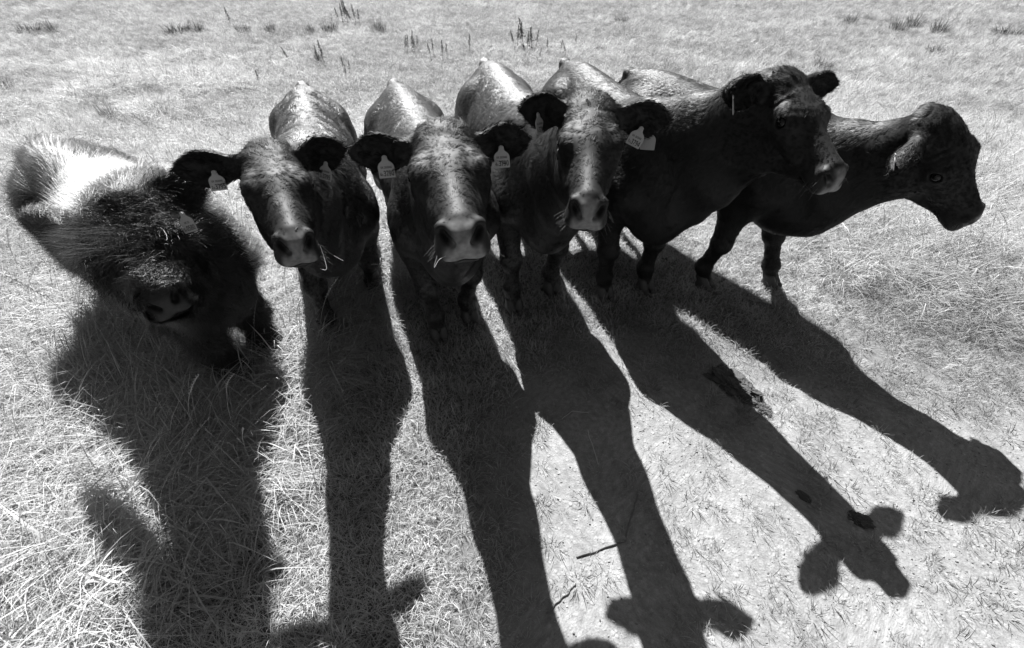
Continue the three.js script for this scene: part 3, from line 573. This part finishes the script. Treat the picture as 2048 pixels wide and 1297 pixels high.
const studGeo = new THREE.CylinderGeometry(0.007, 0.008, 0.004, 16).rotateX(Math.PI / 2).translate(0, 0.023, 0.003);
function tagMat(top, small, big, tone = 160) {
  const t = paint(256, 256, (g) => { g.fillStyle = `rgb(${tone},${tone},${tone})`; g.fillRect(0, 0, 256, 256); const r = rng(big.length * 7 + top.length); for (let i = 0; i < 260; i++) { const v = tone - 40 * r(); g.fillStyle = `rgba(${v | 0},${v | 0},${v | 0},0.35)`; g.fillRect(r() * 256, r() * 256, 2 + 9 * r(), 1 + 4 * r()); }
    g.fillStyle = '#161616'; g.textAlign = 'center'; g.font = 'bold 34px sans-serif'; g.fillText(top, 128, 150); g.textAlign = 'left'; g.font = 'bold 50px sans-serif'; g.fillText(small[0], 22, 226); g.font = 'bold 34px sans-serif'; g.fillText(small.slice(1), 52, 228); g.font = 'bold 74px sans-serif'; g.save(); g.translate(78, 230); g.scale(0.95, 1.1); g.fillText(big, 0, 0); g.restore(); });
  t.wrapS = t.wrapT = THREE.ClampToEdgeWrapping; t.repeat.set(1 / 0.062, 1 / 0.085); t.offset.set(0.5, 0.5588);
  return new THREE.MeshPhysicalMaterial({ map: t, roughness: 0.5 });
}
const stud = new THREE.MeshPhysicalMaterial({ color: gray(0.32), roughness: 0.5 });
function hitDepth(c, px, py) { const d = at(px, py, 1).sub(CAM), l = d.length(); let t = 0.6; for (let i = 0; i < 200; i++) { const p = CAM.clone().addScaledVector(d, t), v = c.field(p.x, p.y, p.z); if (v < 0.002) return t; t += Math.max(0.002, v * 0.7) / l; if (t > 4) break; } return null; }
function earTag(c, px, py, mat, { roll = 0, yaw = 0, pitch = 0, off = 0.012, size = 1, depth = null } = {}) {
  const d = depth ?? (hitDepth(c, px, py - 6) ?? depthOf(c.hp)) - off, g = new THREE.Group(); g.name = 'ear_tag';
  g.position.copy(at(px, py, d)).sub(c.base);
  g.rotation.set(-0.35 + pitch, yaw, roll, 'YXZ'); g.scale.setScalar(size * 0.87); c.root.add(g);
  mesh('tag_plate', tagGeo, mat, g); mesh('stud', studGeo, stud, g); return g;
}
const t2 = tagMat('UK 263046', '20', '3795'), t3 = tagMat('UK 263046', '40', '3790'), t4 = tagMat('UK 263046', '10', '3794'), t1 = tagMat('UK 22', '50', '0580'), t5 = tagMat('', ' ', '');
earTag(herd.c2, 651, 339, t2, { roll: -0.12, yaw: -0.3, size: 0.95 }); earTag(herd.c2, 432, 358, t2, { roll: -0.05, yaw: 0.4, size: 0.95 });
earTag(herd.c3, 1003, 310, t3, { roll: 0.06, yaw: 0 }); earTag(herd.c3, 771, 330, t3, { roll: -0.03, yaw: 0.3 });
earTag(herd.c4, 1276, 270, t4, { roll: -0.35, yaw: -0.25 }); earTag(herd.c4, 1298, 276, t5, { roll: 0.15, yaw: -0.6, off: -0.02 }); earTag(herd.c4, 1078, 243, t4, { roll: -0.15, yaw: 1.0 });
earTag(herd.c5, 1466, 206, t5, { roll: -0.1, yaw: 1.15, size: 0.95 }); earTag(herd.c6, 1789, 321, t5, { roll: -0.3, yaw: 1.05, size: 0.95, off: 0.02 });
earTag(herd.c1, 371, 441, t1, { roll: 0.3, yaw: -0.1, depth: 1.46 });
M.whisker = new THREE.MeshPhysicalMaterial({ color: gray(0.2), roughness: 0.4 });
for (const c of Object.values(herd)) {
  if (c === herd.c1) continue; const r = rng(c.hp.x * 1000 | 0), gs = [];
  for (let k = 0; k < 26; k++) { const e = k % 2 ? 1 : -1, a = c.HW(e * (0.045 + 0.012 * r()), -0.09 + 0.08 * r(), 0.40 + 0.05 * r()), d = c.hx.clone().multiplyScalar(e * (0.5 + r())).addScaledVector(c.hy, -1.1 + 1.1 * r()).addScaledVector(c.hz, 0.6 * r()).normalize(), L = 0.02 + 0.04 * r(); gs.push(new THREE.TubeGeometry(new THREE.QuadraticBezierCurve3(a, a.clone().addScaledVector(d, L * 0.5), a.clone().addScaledVector(d, L).add(V(0, -0.012, 0))), 3, 0.0002, 3)); }
  const g = mergeGeometries(gs); g.translate(-c.base.x, 0, -c.base.z); mesh('whiskers', g, M.whisker, c.root).userData.kind = 'stuff';
}

// ---------------------------------------------------------------- small things on the ground
M.dung = new THREE.MeshStandardMaterial({ color: gray(0.05), roughness: 0.8 });
function dung(px, py, sx, sy, sz, turn, seed, label) {
  const g = new THREE.IcosahedronGeometry(1, 22), P = g.attributes.position, v = V(0, 0, 0);
  for (let i = 0; i < P.count; i++) { v.fromBufferAttribute(P, i); const n = 0.75 * fbm(v.x * 1.8 + seed * 5.3, v.y * 1.8, v.z * 1.8, 4) - 0.45 * Math.abs(fbm(v.x * 4, v.y * 4 + seed, v.z * 4, 4)) + 0.09 * noise(v.x * 17, v.y * 17, v.z * 17); v.multiplyScalar(1 + n); P.setXYZ(i, v.x * sx, Math.max(v.y, -0.25) * sy, v.z * sz); }
  g.computeVertexNormals(); const m = tag(mesh('cow_dung', g, M.dung, scene), label, 'dung', 'dried cow dung'); m.position.copy(onGround(px, py)); m.rotation.y = turn; return m;
}
dung(1468, 772, 0.15, 0.045, 0.085, -0.9, 1, 'large dark crusty cow pat on the earth beneath a cow shadow');
dung(1528, 818, 0.035, 0.02, 0.045, 0.4, 2, 'small broken crumb of dung just below the large crusty cow pat');
dung(1722, 1042, 0.05, 0.022, 0.032, -0.5, 3, 'flat round dung lump beside the ear of a cow head shadow');
dung(1608, 994, 0.02, 0.012, 0.032, 0.5, 4, 'little narrow dung lump inside the shadow of a cow neck');
M.twig = new THREE.MeshStandardMaterial({ color: gray(0.12), roughness: 0.9 }); M.straw = new THREE.MeshPhysicalMaterial({ color: gray(0.4), roughness: 0.6 });
function stick(name, pts, rad, mat, label, category, group, seed) {
  const r = rng(seed), w = pts.map(([x, y, h]) => onGround(x, y).add(V(0, h ?? rad * 0.8, 0))), c = w[0].clone(), list = [];
  for (let i = 0; i < w.length - 1; i++) for (let k = 0; k < 4; k++) list.push(w[i].clone().lerp(w[i + 1], k / 4).add(V((r() - 0.5) * rad * 2, r() * rad * 0.6, (r() - 0.5) * rad * 2)));
  list.push(w[w.length - 1]); const g = new THREE.TubeGeometry(new THREE.CatmullRomCurve3(list.map((p) => p.sub(c))), 36, rad, 7), P = g.attributes.position;
  for (let i = 0; i < P.count; i++) P.setY(i, P.getY(i) + rad * 0.3 * noise(P.getX(i) * 160, P.getY(i) * 160, P.getZ(i) * 160));
  g.computeVertexNormals(); const m = tag(mesh(name, g, mat, scene), label, category, group); m.position.copy(c); return m;
}
stick('stick', [[1152, 1116], [1200, 1102], [1252, 1082]], 0.0036, M.twig, 'bent grey stick on bare earth reaching into a cow shadow', 'stick', 'dead sticks', 1);
stick('stick', [[1092, 1230], [1118, 1204], [1150, 1172]], 0.003, M.twig, 'thin dark twig on bare earth along the lower edge of a shadow', 'stick', 'dead sticks', 2);
stick('stick', [[1252, 1075], [1263, 1030], [1276, 990]], 0.0028, M.twig, 'thin dark twig lying inside the shadow above the bent stick', 'stick', 'dead sticks', 3);
stick('straw', [[1176, 862], [1186, 895], [1197, 930]], 0.0022, M.straw, 'pale straight straw lying in the middle of a shadow', 'straw', 'loose straws', 4);
stick('straw', [[1018, 712], [1032, 735], [1048, 752]], 0.0026, M.straw, 'pale straw on the sunlit strip between two shadows', 'straw', 'loose straws', 5);
stick('straw', [[1124, 838], [1145, 822], [1178, 824]], 0.0016, M.straw, 'curved thin straw in the shadow just above the straight straw', 'straw', 'loose straws', 6);
function wisp(c, pts, label) {
  const d = (hitDepth(c, pts[0][0], pts[0][1]) ?? 1.5) - 0.004, w = pts.map(([x, y, dd]) => at(x, y, d + (dd ?? 0))), o = w[0].clone(), g = new THREE.TubeGeometry(new THREE.CatmullRomCurve3(w.map((p) => p.sub(o))), 24, 0.0006, 5);
  const m = tag(mesh('grass_stalk', g, M.straw, scene), label, 'grass stalk'); m.position.copy(o); return m;
}
wisp(herd.c2, [[640, 492], [648, 516], [652, 540, -0.01], [640, 538, -0.01]], 'dry stalk hanging from the mouth of the cow with the tilted head');
wisp(herd.c2, [[642, 490], [662, 508, -0.01], [686, 522, -0.01]], 'longer dry stalk sticking sideways from the tilted mouth');
wisp(herd.c3, [[892, 512], [878, 520, -0.01], [868, 536, -0.02], [874, 512, -0.02]], 'kinked dry stalk hanging below the muzzle of the broad-faced cow');

// ---------------------------------------------------------------- weeds and dark tussocks out in the meadow
M.weed = new THREE.MeshStandardMaterial({ color: gray(0.08), roughness: 0.9 }); M.weedLeaf = new THREE.MeshPhysicalMaterial({ color: gray(0.12), roughness: 0.7, side: THREE.DoubleSide });
const weedParts = [1, 2].map((seed) => {
  const r = rng(seed), pts = []; let x = 0, z = 0; for (let i = 0; i <= 6; i++) { pts.push(V(x, i * 0.07, z)); x += (r() - 0.45) * 0.02; z += (r() - 0.5) * 0.02; }
  const c = new THREE.CatmullRomCurve3(pts), seeds = [];
  for (let i = 0; i < 90; i++) { const u = r(), p = c.getPoint(0.4 + 0.6 * u), g = new THREE.OctahedronGeometry(0.004 + 0.006 * r(), 0), a = r() * 6.28, d = 0.05 * r() * (1.15 - u); g.scale(1, 1.4, 1); g.translate(p.x + Math.cos(a) * d, p.y + (r() - 0.5) * 0.02, p.z + Math.sin(a) * d); seeds.push(g); }
  const leaf = (a) => { const g = new THREE.PlaneGeometry(0.03, 0.14, 2, 5), P = g.attributes.position; for (let i = 0; i < P.count; i++) { const t = P.getY(i) / 0.14 + 0.5, s = P.getX(i) * Math.sin(Math.PI * (0.12 + 0.86 * t)); P.setXYZ(i, s, 0.03 + t * 0.09 - 0.05 * t * t, t * 0.11 + Math.abs(s) * 0.2); } g.rotateY(a); g.computeVertexNormals(); return g; };
  return { stem: new THREE.TubeGeometry(c, 12, 0.004, 5), seeds: mergeGeometries(seeds), leaves: [0.3, 2.2, 4.1].map(leaf) };
});
const weedRoots = weedParts.map((p) => { const g = new THREE.Group(); g.name = 'weed_plant'; mesh('stem', p.stem, M.weed, g); mesh('seed_head', p.seeds, M.weed, g).userData.kind = 'stuff'; for (const l of p.leaves) mesh('leaf', l, M.weedLeaf, g); return g; });
const WEEDS = [[686, 47, 1.3], [697, 50, 1.6], [706, 50, 1.2], [720, 50, 1.0], [1036, 98, 1.3], [1048, 100, 1.7], [1058, 97, 1.2], [1072, 95, 1.0], [815, 108, 1.0], [824, 105, 1.2], [862, 118, 0.9], [886, 120, 1.0], [940, 104, 1.0], [582, 128, 0.9], [648, 130, 1.2], [520, 172, 0.7], [1096, 106, 0.8], [1120, 108, 0.8], [462, 55, 1.3], [700, 150, 0.7], [1078, 122, 0.7], [680, 46, 1.1], [692, 44, 1.4], [712, 48, 1.3], [1030, 96, 1.0], [1042, 96, 1.4], [1054, 103, 1.1], [1064, 100, 1.2], [810, 104, 0.9], [828, 109, 0.9], [835, 100, 0.8], [636, 126, 0.9], [644, 133, 0.8], [868, 112, 0.9], [894, 116, 0.8], [1132, 112, 0.7], [688, 146, 0.8], [692, 156, 0.6], [1152, 94, 0.7]];
WEEDS.forEach(([x, y, s], i) => { const g = weedRoots[i % 2].clone(); g.name = numbered('weed_plant'); g.position.copy(onGround(x, y)); g.rotation.y = i * 1.7; g.rotation.z = 0.25 * Math.sin(i * 2.3); g.scale.setScalar(s * 0.68); scene.add(tag(g, 'dark dry weed with a seeded stalk standing in the far meadow', 'weed', 'dark seeded weeds in the meadow')); });
M.tussock = new THREE.MeshPhysicalMaterial({ color: gray(0.055), roughness: 0.8, side: THREE.DoubleSide });
const tussockGeo = tuft(160, 0.14, 0.2, 0.005, 1.0, 1.0, 3, 901);
for (const [x, y, sx, sy] of [[60, 66, 1.6, 0.6], [106, 65, 1.6, 0.7], [356, 66, 2.2, 0.6], [398, 66, 1.5, 0.7], [490, 66, 1.2, 0.6], [542, 64, 1.2, 0.7], [618, 66, 1.3, 0.6], [661, 64, 1.6, 0.8], [756, 62, 2.0, 0.7], [1795, 62, 2.2, 0.8], [1826, 55, 2.0, 0.8], [1876, 66, 1.8, 0.8], [2020, 72, 2.4, 0.6], [1244, 46, 1.2, 0.5], [1700, 46, 1.4, 0.6], [20, 190, 0.8, 0.8], [226, 242, 0.9, 0.7], [1642, 136, 1.2, 0.5], [1866, 108, 1.1, 0.5], [640, 125, 0.8, 0.6]]) {
  const m = mesh('grass_tussock', tussockGeo, M.tussock, scene); m.position.copy(onGround(x, y)); m.scale.set(sx * 0.9, sy * 2.1, sx * 0.55); m.rotation.y = x; tag(m, 'low dark tussock of coarse grass standing out from the pale meadow', 'tussock', 'dark tussocks in the meadow');
}

// ---------------------------------------------------------------- what each animal is
tag(herd.c1.root, 'shaggy black calf with a white belt and hair over its eyes', 'calf');
tag(herd.c2.root, 'black cow with tilted head between the shaggy calf and the broad-faced cow', 'cow');
tag(herd.c3.root, 'broad-faced black cow looking straight ahead with number 3790 on both ear tags', 'cow');
tag(herd.c4.root, 'black cow with curly poll and two overlapping tags in one ear', 'cow');
tag(herd.c5.root, 'black cow with head turned right and raised, its muzzle overlapping the last cow', 'cow');
tag(herd.c6.root, 'black cow in profile stretching its neck right, last in the row', 'cow');
herd.c1.root.name = 'calf';
renderer.render(scene, camera);
